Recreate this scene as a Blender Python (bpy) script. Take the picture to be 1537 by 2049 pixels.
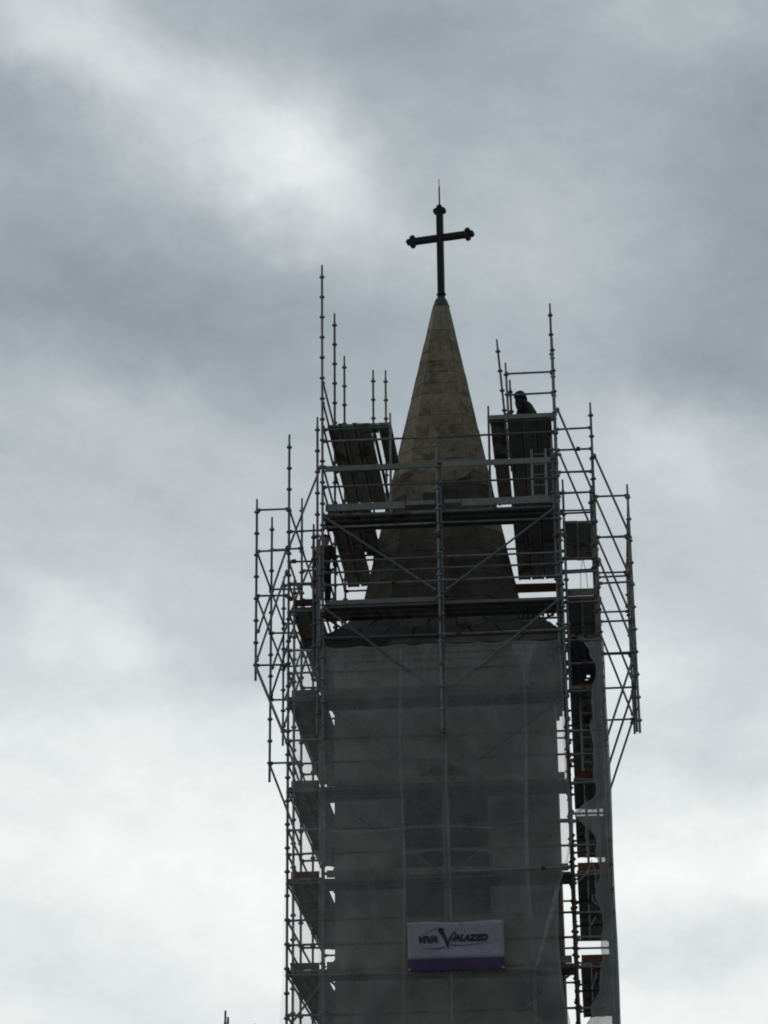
import bpy, bmesh, math, random
from mathutils import Vector, Matrix
random.seed(7)
R = math.radians
for o in list(bpy.data.objects):
    bpy.data.objects.remove(o)
scn = bpy.context.scene
COL = scn.collection

# ------------------------------------------------------------------ camera
cam_d = bpy.data.cameras.new('camera')
cam_d.sensor_fit = 'VERTICAL'; cam_d.sensor_height = 36.0; cam_d.lens = 87.85
cam_d.clip_start = 0.5; cam_d.clip_end = 6000
cam = bpy.data.objects.new('camera', cam_d); COL.objects.link(cam)
fwd = Vector((-0.07435915, 0.92419728, 0.37460659)); rt = Vector((0.99640962, 0.08410469, -0.00970927))
up = Vector((0.04047945, -0.37253964, 0.92713302))
cam.matrix_world = Matrix(((rt.x, up.x, -fwd.x, 2.7815), (rt.y, up.y, -fwd.y, -53.1), (rt.z, up.z, -fwd.z, 1.6), (0, 0, 0, 1)))
scn.camera = cam

# ------------------------------------------------------------------ sky and sun
def lin(c):
    return tuple((v / 255 / 12.92 if v / 255 <= .04045 else ((v / 255 + .055) / 1.055) ** 2.4) for v in c)

class NT:
    def __init__(s, tree): s.t = tree; s.n = tree.nodes; s.l = tree.links
    def node(s, kind, **kw):
        n = s.n.new(kind)
        for k, v in kw.items(): setattr(n, k, v)
        return n
    def put(s, sock, v):
        if hasattr(v, 'is_output'): s.l.new(v, sock)
        else: sock.default_value = v
    def m(s, op, a, b=0.0, c=0.0, clamp=False):
        n = s.node('ShaderNodeMath', operation=op); n.use_clamp = clamp
        for i, v in enumerate((a, b, c)): s.put(n.inputs[i], v)
        return n.outputs[0]
    def ramp(s, f, stops, mode='LINEAR'):
        n = s.node('ShaderNodeValToRGB'); cr = n.color_ramp; cr.interpolation = mode
        while len(cr.elements) < len(stops): cr.elements.new(.5)
        for e, (p, c) in zip(cr.elements, stops):
            e.position = p; e.color = (*c, 1) if len(c) == 3 else c
        s.put(n.inputs[0], f); return n.outputs[0]
    def noise(s, vec, scale, detail=4, rough=.55, dist=0.0):
        n = s.node('ShaderNodeTexNoise'); s.put(n.inputs['Vector'], vec)
        n.inputs['Scale'].default_value = scale; n.inputs['Detail'].default_value = detail
        n.inputs['Roughness'].default_value = rough; n.inputs['Distortion'].default_value = dist
        return n.outputs['Fac']
    def comb(s, x, y, z=0.0):
        n = s.node('ShaderNodeCombineXYZ')
        for i, v in enumerate((x, y, z)): s.put(n.inputs[i], v)
        return n.outputs[0]

SUN_AZ, SUN_EL = -16.0, 46.0       # hidden sun behind the cloud, ahead of the camera
w = bpy.data.worlds.new('World'); scn.world = w; w.use_nodes = True
T = NT(w.node_tree)
for n in list(T.n): T.n.remove(n)
out = T.node('ShaderNodeOutputWorld')
tc = T.node('ShaderNodeTexCoord').outputs['Generated']
sp = T.node('ShaderNodeSeparateXYZ'); T.l.new(tc, sp.inputs[0])
X, Y, Z = sp.outputs
el0 = T.m('MULTIPLY', T.m('ARCSINE', Z), 180 / math.pi)
az = T.m('MULTIPLY', T.m('ARCTAN2', X, Y), 180 / math.pi)
azc = T.m('MULTIPLY', az, 0.9205)
wv = T.noise(tc, 22, 4, .6); wv2 = T.noise(T.comb(Y, Z, X), 24, 4, .6)
u = T.m('ADD', azc, T.m('MULTIPLY', T.m('SUBTRACT', wv, .5), 3.0))
v = T.m('ADD', el0, T.m('MULTIPLY', T.m('SUBTRACT', wv2, .5), 2.0))
base = T.ramp(T.m('DIVIDE', T.m('ADD', v, 90.0), 180.0), [((e + 90) / 180, (g / 255,) * 3) for e, g in
    [(-90, 120), (-6, 200), (6, 232), (12.6, 240), (14.3, 240), (16.6, 226), (18.3, 210), (20, 200), (22.3, 191), (24.6, 176), (26.9, 170), (30, 172), (34, 170), (45, 160), (90, 140)]])
sepb = T.node('ShaderNodeSeparateColor'); T.l.new(base, sepb.inputs[0]); t = sepb.outputs[0]
LOBES = [(0.35, 27.8, 2.3, 1.3, 0, 18), (-13.0, 32.6, 1.2, .8, 0, 12), (-5.94, 29.91, 1.38, 0.86, 35, 42), (-8.85, 31.09, 2.75, 0.8, 38, 25), (-11.68, 32.4, 1.6, 0.69, 35, 22), (-12.93, 31.1, 1.03, 0.8, 20, -16),
    (-9.68, 26.56, 3.78, 0.97, 8, -24), (-12.56, 26.2, 1.72, 1.38, 0, -3), (-11.33, 24.33, 2.06, 0.69, 15, 18), (4.93, 29.44, 1.95, 1.95, 0, -24),
    (3.64, 32.88, 1.72, 0.69, 10, 18), (-3.1, 32.9, 2.52, 0.92, 0, -14), (3.75, 26.05, 1.38, 1.38, 30, -14), (2.2, 23.2, 1.03, 0.69, 20, 20),
    (3.43, 24.72, 1.6, 0.46, 15, -12), (-10.47, 19.13, 1.03, 0.57, 25, 22), (-7.8, 18.5, 1.38, 0.69, 10, -12), (-6.58, 17.26, 1.83, 0.34, 0, 10),
    (-11.37, 11.38, 2.52, 1.03, 20, -22), (2.56, 12.01, 1.83, 0.57, -5, -24), (2.78, 16.01, 1.26, 0.46, 15, -16), (1.43, 14.84, 1.15, 0.46, 0, -10),
    (1.49, 18.23, 0.92, 0.46, 0, 18), (2.98, 17.47, 1.72, 0.92, 0, -12), (-8.43, 22.72, 3.44, 1.03, 10, -6)]
for (cu, cv, su, sv, a, am) in LOBES:          # broad cloud masses and the thinner gaps between them
    ca, sa = math.cos(R(a)), math.sin(R(a))
    du = T.m('SUBTRACT', u, cu); dv = T.m('SUBTRACT', v, cv)
    p = T.m('DIVIDE', T.m('SUBTRACT', T.m('MULTIPLY', du, ca), T.m('MULTIPLY', dv, sa)), su * 1.25)
    q = T.m('DIVIDE', T.m('ADD', T.m('MULTIPLY', du, sa), T.m('MULTIPLY', dv, ca)), sv * 1.25)
    g = T.m('EXPONENT', T.m('MULTIPLY', T.m('ADD', T.m('MULTIPLY', p, p), T.m('MULTIPLY', q, q)), -0.5))
    t = T.m('ADD', t, T.m('MULTIPLY', g, am * .95 / 255))
ca, sa = math.cos(R(24)), math.sin(R(24))
su_ = T.m('SUBTRACT', T.m('MULTIPLY', u, ca), T.m('MULTIPLY', v, sa)); sv_ = T.m('ADD', T.m('MULTIPLY', u, sa), T.m('MULTIPLY', v, ca))
n1 = T.noise(T.comb(T.m('MULTIPLY', su_, .16), T.m('MULTIPLY', sv_, .34), 3.1), 1.0, 6, .52, .3)
n2 = T.noise(T.comb(T.m('MULTIPLY', azc, .9), T.m('MULTIPLY', el0, 1.3), 7.7), 1.0, 5, .6)
t = T.m('ADD', t, T.m('MULTIPLY', T.m('SUBTRACT', n1, .5), .085))
t = T.m('ADD', t, T.m('MULTIPLY', T.m('SUBTRACT', n2, .5), .075))
n3 = T.noise(T.comb(T.m('MULTIPLY', u, .55), T.m('MULTIPLY', v, 1.25), 1.3), 1.0, 7, .62, .6)
t = T.m('ADD', t, T.m('MULTIPLY', T.m('SUBTRACT', n3, .5), .035))
ccol = T.ramp(t, [(0, (0.05, .055, .06)), (95 / 255, lin((88, 97, 103))), (130 / 255, lin((122, 132, 138))), (172 / 255, lin((164, 174, 180))),
                  (205 / 255, lin((200, 206, 209))), (240 / 255, lin((239, 242, 240))), (1, lin((253, 254, 251)))])
# the cloud deck is thickest on the far side of the sky from the hidden sun
sd = Vector((math.sin(R(SUN_AZ)) * math.cos(R(30)), math.cos(R(SUN_AZ)) * math.cos(R(30)), math.sin(R(30))))
dt = T.node('ShaderNodeVectorMath', operation='DOT_PRODUCT'); T.l.new(tc, dt.inputs[0]); dt.inputs[1].default_value = sd
thick = T.node('ShaderNodeMapRange'); thick.interpolation_type = 'SMOOTHSTEP'
T.l.new(dt.outputs['Value'], thick.inputs[0])
for i, val in zip((1, 2, 3, 4), (-0.9, 0.86, 0.22, 1.0)): thick.inputs[i].default_value = val
cm = T.node('ShaderNodeVectorMath', operation='SCALE'); T.l.new(ccol, cm.inputs[0]); T.l.new(thick.outputs[0], cm.inputs['Scale'])
bg_c = T.node('ShaderNodeBackground'); T.l.new(cm.outputs[0], bg_c.inputs[0]); bg_c.inputs[1].default_value = 1.07
sky = T.node('ShaderNodeTexSky', sky_type='NISHITA'); sky.sun_disc = False
sky.sun_elevation = R(SUN_EL); sky.sun_rotation = R(SUN_AZ)
bg_s = T.node('ShaderNodeBackground'); T.l.new(sky.outputs[0], bg_s.inputs[0]); bg_s.inputs[1].default_value = 0.05
mix = T.node('ShaderNodeMixShader'); mix.inputs[0].default_value = 0.97      # cloud cover
T.l.new(bg_s.outputs[0], mix.inputs[1]); T.l.new(bg_c.outputs[0], mix.inputs[2]); T.l.new(mix.outputs[0], out.inputs[0])

sun_d = bpy.data.lights.new('sun', 'SUN'); sun_d.energy = 0.5; sun_d.angle = R(25); sun_d.color = (1, .97, .92)
sun = bpy.data.objects.new('sun', sun_d); COL.objects.link(sun)
sv = Vector((math.sin(R(SUN_AZ)) * math.cos(R(SUN_EL)), math.cos(R(SUN_AZ)) * math.cos(R(SUN_EL)), math.sin(R(SUN_EL))))
sun.rotation_euler = (-sv).to_track_quat('-Z', 'Y').to_euler(); sun.location = sv * 80

scn.view_settings.view_transform = 'Standard'; scn.view_settings.look = 'None'
scn.view_settings.exposure = 0; scn.view_settings.gamma = 1; scn.view_settings.use_curve_mapping = False
scn.render.engine = 'CYCLES'
scn.cycles.transparent_max_bounces = 24; scn.cycles.max_bounces = 8; scn.cycles.filter_width = 1.9
scn.cycles.use_denoising = True

# ------------------------------------------------------------------ materials
def mat(name, c1, c2, scale=3.0, rough=.7, metal=0.0, bump=0.0, rnd=0.0, c3=None, c3at=.62, stretch=(1, 1, 1), spec=.3):
    m = bpy.data.materials.new(name); m.use_nodes = True; t = NT(m.node_tree)
    b = t.n['Principled BSDF']
    pos = t.node('ShaderNodeNewGeometry').outputs['Position']
    mp = t.node('ShaderNodeMapping'); mp.inputs['Scale'].default_value = stretch; t.l.new(pos, mp.inputs[0])
    n = t.noise(mp.outputs[0], scale, 6, .62)
    col = t.ramp(n, [(.32, c1), (.68, c2)])
    if c3:
        n3 = t.noise(mp.outputs[0], scale * .37, 5, .6, .4)
        mx = t.node('ShaderNodeMix', data_type='RGBA'); n3 = t.m('ADD', n3, t.m('MULTIPLY', t.m('SUBTRACT', t.node('ShaderNodeObjectInfo').outputs['Random'], .5), .3 if metal else 0.0))
        t.put(mx.inputs[0], t.ramp(n3, [(c3at - .06, (0, 0, 0)), (c3at + .06, (1, 1, 1))]))
        t.l.new(col, mx.inputs[6]); mx.inputs[7].default_value = (*c3, 1); col = mx.outputs[2]
    if rnd:
        oi = t.node('ShaderNodeObjectInfo').outputs['Random']
        hs = t.node('ShaderNodeHueSaturation'); t.l.new(col, hs.inputs['Color'])
        t.put(hs.inputs['Value'], t.m('ADD', 1 - rnd, t.m('MULTIPLY', oi, 2 * rnd))); col = hs.outputs[0]
    t.l.new(col, b.inputs['Base Color'])
    b.inputs['Roughness'].default_value = rough; b.inputs['Metallic'].default_value = metal; b.inputs['Specular IOR Level'].default_value = spec
    if bump:
        bp = t.node('ShaderNodeBump'); bp.inputs['Strength'].default_value = bump; bp.inputs['Distance'].default_value = .02
        t.l.new(t.noise(mp.outputs[0], scale * 3, 5, .6), bp.inputs['Height']); t.l.new(bp.outputs[0], b.inputs['Normal'])
    return m

M = {}
M['steel'] = mat('galvanised_steel', (.15, .17, .18), (.26, .28, .29), 9, .5, .35, .1, .35, (.16, .085, .05), .70)
M['dark_steel'] = mat('dull_steel', (.10, .115, .125), (.19, .21, .22), 9, .6, .25, .1, .3, (.13, .07, .04), .68)
M['shaded_rusty_steel'] = mat('shaded_rusty_steel', (.05, .052, .052), (.10, .10, .095), 9, .7, .1, .1, .3, (.10, .06, .035), .62)  # tubes behind the net: shade put into the base colour, plus rust patches
M['maroon'] = mat('maroon_toe_board', (.05, .017, .016), (.085, .03, .025), 6, .8, 0, .2, .3)
M['rust'] = mat('rusty_clamp', (.11, .03, .018), (.19, .06, .03), 20, .8, 0, .2)
M['board'] = mat('scaffold_board', (.11, .10, .09), (.19, .175, .15), 5, .85, 0, .2, .4, (.05, .05, .05), .6, (1, 1, 1))
M['steel_board'] = mat('steel_plank', (.18, .19, .18), (.28, .285, .27), 5, .7, .1, .1, .3, (.10, .07, .05), .63)
M['toe'] = mat('toe_board_timber', (.10, .032, .02), (.17, .06, .035), 6, .8, 0, .2, .3)
M['toe_grey'] = mat('toe_board_metal', (.19, .21, .21), (.28, .30, .30), 6, .6, .1, .1, .15)
M['stone'] = mat('weathered_stone', (.175, .15, .105), (.32, .275, .195), 7.5, .92, 0, .5, .12, (.135, .117, .085), .60)
M['stone_shaded'] = mat('shaded_stone', (.07, .065, .055), (.125, .115, .10), 2.6, .92, 0, .5, .16, (.05, .05, .045), .58)  # lower spire stones: shade under the front walkway put into the colour
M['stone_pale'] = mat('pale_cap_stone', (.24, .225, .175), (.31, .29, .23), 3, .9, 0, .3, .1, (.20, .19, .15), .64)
M['wall'] = mat('tower_render', (.24, .232, .212), (.325, .315, .29), 1.3, .93, 0, .4, 0, (.10, .09, .08), .56)
M['roof'] = mat('skirt_slate', (.07, .072, .07), (.12, .12, .115), 4, .85, 0, .4, .3, (.05, .05, .05), .6)
M['lead'] = mat('green_lead_cap', (.05, .07, .06), (.09, .12, .10), 6, .6, 0, .2)
M['iron'] = mat('dark_cross_iron', (.012, .014, .017), (.026, .03, .034), 5, .55, 0, .2, 0, (.035, .028, .022), .66)
M['louvre'] = mat('dark_louvre', (.02, .023, .028), (.045, .05, .055), 6, .8, 0, .1)
M['cloth_dark'] = mat('dark_cloth', (.012, .013, .016), (.025, .027, .032), 14, .95, 0, .3)
M['cloth_red'] = mat('rust_red_jacket', (.034, .019, .015), (.06, .031, .024), 12, .95, 0, .3)
M['cloth_navy'] = mat('navy_cloth', (.016, .02, .036), (.03, .036, .06), 10, .95, 0, .3)
M['skin'] = mat('skin', (.30, .18, .13), (.38, .24, .17), 12, .6)
M['boot'] = mat('boots', (.02, .017, .014), (.04, .034, .028), 12, .8)
M['tarp'] = mat('navy_tarpaulin', (.016, .02, .034), (.03, .036, .056), 5, .6, 0, .3)
M['rope'] = mat('blue_rope', (.10, .11, .22), (.18, .19, .33), 30, .9)
M['banner'] = mat('banner_vinyl', (.31, .305, .40), (.41, .40, .50), 5, .6, 0, .1)
M['purple'] = mat('banner_purple', (.065, .04, .11), (.095, .06, .145), 4, .6)
M['ink'] = mat('banner_ink', (.025, .028, .05), (.05, .055, .085), 9, .6)
M['ground'] = mat('ground_asphalt', (.10, .10, .098), (.17, .165, .155), .4, .95, 0, .3)
M['ladder'] = mat('ladder_aluminium', (.30, .31, .31), (.40, .41, .41), 8, .5, .3)

def net_mat(name, opacity, c):
    m = bpy.data.materials.new(name); m.use_nodes = True; t = NT(m.node_tree)
    for n in list(t.n): t.n.remove(n)
    o = t.node('ShaderNodeOutputMaterial')
    pos = t.node('ShaderNodeNewGeometry').outputs['Position']
    d = t.node('ShaderNodeBsdfDiffuse'); tr = t.node('ShaderNodeBsdfTranslucent'); tp = t.node('ShaderNodeBsdfTransparent')
    col = t.ramp(t.noise(pos, 1.6, 6, .6), [(.3, tuple(v * .8 for v in c)), (.7, tuple(v * 1.2 for v in c))])
    t.l.new(col, d.inputs[0]); t.l.new(col, tr.inputs[0])
    a = t.node('ShaderNodeMixShader'); a.inputs[0].default_value = .45; t.l.new(d.outputs[0], a.inputs[1]); t.l.new(tr.outputs[0], a.inputs[2])
    mp = t.node('ShaderNodeMapping'); mp.inputs['Scale'].default_value = (2.2, 2.2, .7); t.l.new(pos, mp.inputs[0])
    f1 = t.noise(mp.outputs[0], 1.4, 5, .6); mp2 = t.node('ShaderNodeMapping'); mp2.inputs['Scale'].default_value = (1, 1, .45); mp2.inputs['Rotation'].default_value = (0, R(28), 0); t.l.new(pos, mp2.inputs[0])
    f2 = t.noise(mp2.outputs[0], .9, 6, .65, .8)
    f = t.ramp(t.m('ADD', t.m('MULTIPLY', f1, .4), t.m('MULTIPLY', f2, .6)), [(.3, (opacity * .72,) * 3), (.7, (opacity * 1.28,) * 3)])
    b = t.node('ShaderNodeMixShader'); t.l.new(f, b.inputs[0]); t.l.new(tp.outputs[0], b.inputs[1]); t.l.new(a.outputs[0], b.inputs[2])
    t.l.new(b.outputs[0], o.inputs[0]); return m
M['net'] = net_mat('debris_net_fabric', .325, (.72, .755, .75))
M['net_strip'] = net_mat('debris_net_strip', .22, (.62, .64, .63))
M['net_thin'] = net_mat('debris_net_side', .12, (.45, .47, .47))
M['net_thick'] = net_mat('debris_net_doubled', .70, (.46, .48, .48))
M['net_seam'] = net_mat('debris_net_seam', .34, (.62, .63, .62))

# ------------------------------------------------------------------ helpers
class MB:
    def __init__(s): s.v = []; s.f = []
    def add(s, vs, fs):
        k = len(s.v); s.v += [tuple(x) for x in vs]; s.f += [tuple(i + k for i in f) for f in fs]; return s
    def box(s, x0, x1, y0, y1, z0, z1):
        return s.add([(x0, y0, z0), (x1, y0, z0), (x1, y1, z0), (x0, y1, z0), (x0, y0, z1), (x1, y0, z1), (x1, y1, z1), (x0, y1, z1)],
                     [(0, 3, 2, 1), (4, 5, 6, 7), (0, 1, 5, 4), (1, 2, 6, 5), (2, 3, 7, 6), (3, 0, 4, 7)])
    def hexa(s, vs):
        return s.add(vs, [(0, 3, 2, 1), (4, 5, 6, 7), (0, 1, 5, 4), (1, 2, 6, 5), (2, 3, 7, 6), (3, 0, 4, 7)])
    def tube(s, a, b, r, n=9, r2=None):
        a, b = Vector(a), Vector(b); d = (b - a).normalized(); r2 = r if r2 is None else r2
        e = d.cross(Vector((0, 0, 1))) if abs(d.z) < .95 else d.cross(Vector((1, 0, 0)))
        e.normalize(); g = d.cross(e)
        vs = []
        for c, rr in ((a, r), (b, r2)):
            vs += [c + (e * math.cos(2 * math.pi * i / n) + g * math.sin(2 * math.pi * i / n)) * rr for i in range(n)]
        fs = [(i, (i + 1) % n, n + (i + 1) % n, n + i) for i in range(n)] + [tuple(range(n - 1, -1, -1)), tuple(range(n, 2 * n))]
        return s.add(vs, fs)
    def lathe(s, prof, n=10, c=(0, 0, 0)):
        vs = []
        for (r, z) in prof:
            vs += [(c[0] + r * math.cos(2 * math.pi * i / n), c[1] + r * math.sin(2 * math.pi * i / n), c[2] + z) for i in range(n)]
        fs = []
        for k in range(len(prof) - 1):
            fs += [(k * n + i, k * n + (i + 1) % n, (k + 1) * n + (i + 1) % n, (k + 1) * n + i) for i in range(n)]
        fs += [tuple(range(n - 1, -1, -1)), tuple(range((len(prof) - 1) * n, len(prof) * n))]
        return s.add(vs, fs)
    def mesh(s, name, m, smooth=False):
        me = bpy.data.meshes.new(name); me.from_pydata(s.v, [], s.f); me.update()
        if smooth: me.polygons.foreach_set('use_smooth', [True] * len(me.polygons))
        me.materials.append(m); return me

def put(name, mesh, parent=None, loc=(0, 0, 0), rot=None):
    o = bpy.data.objects.new(name, mesh); COL.objects.link(o)
    if parent: o.parent = parent
    o.location = loc
    if rot: o.rotation_euler = rot
    return o
def tag(o, label=None, cat=None, group=None, kind=None):
    for k, v in (('label', label), ('category', cat), ('group', group), ('kind', kind)):
        if v: o[k] = v
    return o
def thing(name, label, cat, loc=(0, 0, 0), group=None):
    return tag(put(name, None, None, loc), label, cat, group)

# ------------------------------------------------------------------ ground
g = MB(); N = 12
for i in range(N):
    for j in range(N):
        pass
g.add([(-3000, -3000, 0), (3000, -3000, 0), (3000, 3000, 0), (-3000, 3000, 0)], [(0, 1, 2, 3)])
tag(put('ground', g.mesh('ground', M['ground'])), kind='structure')

# ------------------------------------------------------------------ church tower with its spire
XC, HW = -0.07, 2.34
tower = thing('church_tower', 'stone church tower with skirt roof and pointed spire inside the scaffolding', 'church tower', (XC, 0, 0))
WX0, WX1, WZ0, WSP = -0.88, 0.88, 13.15, 15.5          # belfry opening, pointed arch
arch = []
for i in range(9):
    a = R(60) * i / 8
    arch.append((WX1 - 2 * WX1 + 2 * WX1 * math.cos(a), WSP + 2 * WX1 * math.sin(a) * .62))
arch = arch + [(-x, z) for x, z in arch[-2::-1]]        # from the right springing over the apex to the left one
mb = MB(); TOPZ = 18.9
def wall_panel(mb, x0, x1, z0, z1): mb.add([(x0, -HW, z0), (x1, -HW, z0), (x1, -HW, z1), (x0, -HW, z1)], [(0, 1, 2, 3)])
wall_panel(mb, -HW, WX0, 0, TOPZ); wall_panel(mb, WX1, HW, 0, TOPZ); wall_panel(mb, WX0, WX1, 0, WZ0)
pts = [(x, -HW, z) for x, z in arch]
for i in range(len(pts) - 1):
    (xa, _, za), (xb, _, zb) = pts[i], pts[i + 1]
    mb.add([(xa, -HW, za), (xa, -HW, TOPZ), (xb, -HW, TOPZ), (xb, -HW, zb)], [(0, 1, 2, 3)])
ring = [(WX1, WZ0)] + arch + [(WX0, WZ0)]
for i in range(len(ring)):
    (xa, za), (xb, zb) = ring[i], ring[(i + 1) % len(ring)]
    mb.add([(xa, -HW, za), (xb, -HW, zb), (xb, -HW + .5, zb), (xa, -HW + .5, za)], [(0, 1, 2, 3)])
mb.add([(HW, -HW, 0), (HW, HW, 0), (HW, HW, TOPZ), (HW, -HW, TOPZ), (-HW, -HW, 0), (-HW, HW, 0), (-HW, HW, TOPZ), (-HW, -HW, TOPZ)],
       [(0, 1, 2, 3), (4, 7, 6, 5), (1, 5, 6, 2), (3, 2, 6, 7)])
wall = put('wall', mb.mesh('wall', M['wall']), tower)
mb = MB(); mb.add([(x, -HW + .45, z) for x, z in ring], [tuple(range(len(ring)))])
opening = put('belfry_opening', mb.mesh('belfry_opening', M['louvre']), tower)
lm = MB().hexa([(-.86, -HW + .12, -.10), (.86, -HW + .12, -.10), (.86, -HW + .40, .06), (-.86, -HW + .40, .06),
                (-.86, -HW + .12, -.07), (.86, -HW + .12, -.07), (.86, -HW + .40, .09), (-.86, -HW + .40, .09)]).mesh('louvre_slat', M['louvre'])
for i in range(11):
    o = put('louvre_slat', lm, opening, (0, 0, WZ0 + .2 + i * .21))
mb = MB().box(-.07, .07, -HW + .06, -HW + .44, WZ0, WSP + .55)
put('mullion', mb.mesh('mullion', M['wall']), opening)
# eaves cornice in three steps
for (h, z0, z1) in ((HW + .07, 18.72, 18.84), (HW + .14, 18.842, 19.0), (HW + .24, 19.002, 19.14)):
    put('cornice', MB().box(-h, h, -h, h, z0, z1).mesh('cornice', M['wall']), tower)
# skirt roof: stepped courses of slate, one part each
sk = [(2.60 - (2.60 - 1.66) * i / 6, 19.142 + 1.0 * i / 6) for i in range(7)]
skirt = put('skirt_roof', MB().hexa([(-2.52, -2.52, 19.142), (2.52, -2.52, 19.142), (2.52, 2.52, 19.142), (-2.52, 2.52, 19.142),
                                     (-1.58, -1.58, 20.12), (1.58, -1.58, 20.12), (1.58, 1.58, 20.12), (-1.58, 1.58, 20.12)]).mesh('skirt_roof', M['roof']), tower)
def seg_quad(p0, p1, p2, p3, t):   # slab on a sloping quad (bottom-left, bottom-right, top-right, top-left), thickness t outward
    p0, p1, p2, p3 = map(Vector, (p0, p1, p2, p3)); n = (p1 - p0).cross(p3 - p0).normalized()
    return [p0 - n * .03, p1 - n * .03, p1 + n * t, p0 + n * t, p3 - n * .03, p2 - n * .03, p2 + n * t, p3 + n * t]
for i in range(6):
    (h0, z0), (h1, z1) = sk[i], sk[i + 1]
    nt = 8 - i // 2
    for side in range(4):
        rot = Matrix.Rotation(R(90) * side, 3, 'Z')
        for k in range(nt):
            a0, a1 = (-1 + 2 * k / nt), (-1 + 2 * (k + 1) / nt)
            if side not in (0, 1, 3): continue
            s0, s1 = .012 / h0, .012 / h1
            vs = seg_quad((h0 * (a0 + s0), -h0, z0), (h0 * (a1 - s0), -h0, z0), (h1 * (a1 - s1), -h1, z1 + .03), (h1 * (a0 + s1), -h1, z1 + .03), random.uniform(.005, .03))
            put('slate', MB().hexa([rot @ p for p in vs]).mesh('slate', M['roof']), skirt)
# spire: chamfered square core with separate stones laid on it
def half(z): return .945 - .1987 * (z - 24.45)
CH = .60
def corner_ring(z, grow=0.0):
    h = half(z) + grow; c = h * CH
    o = -.01 - .01 * (28.4 - z)          # the spire leans a touch
    return [Vector((p[0] + o, p[1], p[2])) for p in ((-c, -h, z), (c, -h, z), (h, -c, z), (h, c, z), (c, h, z), (-c, h, z), (-h, c, z), (-h, -c, z))]
r0, r1 = corner_ring(20.0, -.03), corner_ring(28.24, -.03)
spire = put('spire', MB().add(r0 + r1, [(i, (i + 1) % 8, 8 + (i + 1) % 8, 8 + i) for i in range(8)] + [tuple(range(7, -1, -1)), tuple(range(8, 16))]).mesh('spire', M['stone']), tower)
z = 20.05; ci = 0; back = MB(); nst = 0
while z < 28.2:
    h = .30 if z < 27.4 else (28.26 - z if z > 27.8 else .5)
    zt = min(z + h, 28.26)
    ra, rb = corner_ring(z + .004), corner_ring(zt - .004)
    for f in range(8):
        a0, a1, b0, b1 = ra[f], ra[(f + 1) % 8], rb[f], rb[(f + 1) % 8]
        wd = (a1 - a0).length
        nb = max(1, round(wd / .62)); off = (.5 if ci % 2 else 0.0)
        cuts = sorted({0.0, 1.0} | ({(k + off) / nb for k in range(0, nb + 1) if .12 < (k + off) / nb < .88} if (nb > 1 or off) and wd > .34 else set()))
        for k in range(len(cuts) - 1):
            j = .0035 / max(wd, .1); s, e = cuts[k] + j, cuts[k + 1] - j
            vs = seg_quad(a0.lerp(a1, s), a0.lerp(a1, e), b0.lerp(b1, e), b0.lerp(b1, s), random.uniform(.0, .012))
            if f in (0, 1, 7) or (f == 2 and ci % 3 == 0):
                put('spire_stone', MB().hexa(vs).mesh('spire_stone', M['stone_pale'] if z > 27.3 else (M['stone_shaded'] if z + random.uniform(-.8, .8) < 22.6 else M['stone'])), spire); nst += 1
            else: back.hexa(vs)
    z = zt; ci += 1
tag(put('spire_stone', back.mesh('spire_stone', M['stone']), spire), kind='stuff')
hc = half(28.26)
put('capstone', MB().lathe([(hc + .01, 28.265), (hc + .015, 28.32), (hc - .015, 28.38), (hc - .035, 28.46), (.11, 28.53)], 12).mesh('capstone', M['lead'], False), tower, (-.01, 0, 0))
# a broken ledge stone on the spire
led = put('ledge_stone', MB().hexa([(.36, -1.31, 23.33), (.55, -1.31, 23.38), (.55, -1.0, 23.42), (.36, -1.0, 23.3), (.33, -1.33, 23.56), (.72, -1.30, 23.60), (.72, -1.0, 23.66), (.33, -1.0, 23.62)]).mesh('ledge_stone', M['stone_pale']), tower)

# ------------------------------------------------------------------ cross
cross = thing('cross', 'dark trefoil tipped cross with a thin lightning rod on top of the spire', 'cross', (XC, 0, 28.5)); cross.rotation_euler.z = R(-10.5)
def bev_box(x0, x1, y0, y1, z0, z1, c=.018):
    mb = MB(); bm = bmesh.new(); mb.box(x0, x1, y0, y1, z0, z1)
    me = mb.mesh('b', M['iron']); bm.from_mesh(me); bmesh.ops.bevel(bm, geom=bm.edges[:], offset=c, segments=1, affect='EDGES'); bm.to_mesh(me); bm.free(); return me
put('shaft', bev_box(-.078, .078, -.075, .075, -.02, 2.36), cross)
put('collar', MB().lathe([(.09, .10), (.115, .125), (.115, .15), (.085, .18)], 12).mesh('collar', M['iron'], True), cross)
for s in (-1, 1):
    put('arm', bev_box(min(.078 * s, .66 * s), max(.078 * s, .66 * s), -.07, .07, 1.575, 1.735), cross)
def trefoil(cx, cz, dx, dz):
    mb = MB()
    for (ox, oz, r) in ((dx * .08, dz * .08, .07), (dz * .085 - dx * .01, dx * .085 - dz * .01, .072), (-dz * .085 - dx * .01, -dx * .085 - dz * .01, .072), (0, 0, .085)):
        n = 14; y0, y1 = -.075, .075
        pr = [(r * .8, y0), (r, y0 + .02), (r, y1 - .02), (r * .8, y1)]
        vs = []
        for rr, y in pr: vs += [(cx + ox + rr * math.cos(2 * math.pi * i / n), y, cz + oz + rr * math.sin(2 * math.pi * i / n)) for i in range(n)]
        fs = [(k * n + i, k * n + (i + 1) % n, (k + 1) * n + (i + 1) % n, (k + 1) * n + i) for k in range(3) for i in range(n)] + [tuple(range(n)), tuple(range(4 * n - 1, 3 * n - 1, -1))]
        mb.add(vs, fs)
    return mb.mesh('trefoil_tip', M['iron'])
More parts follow.
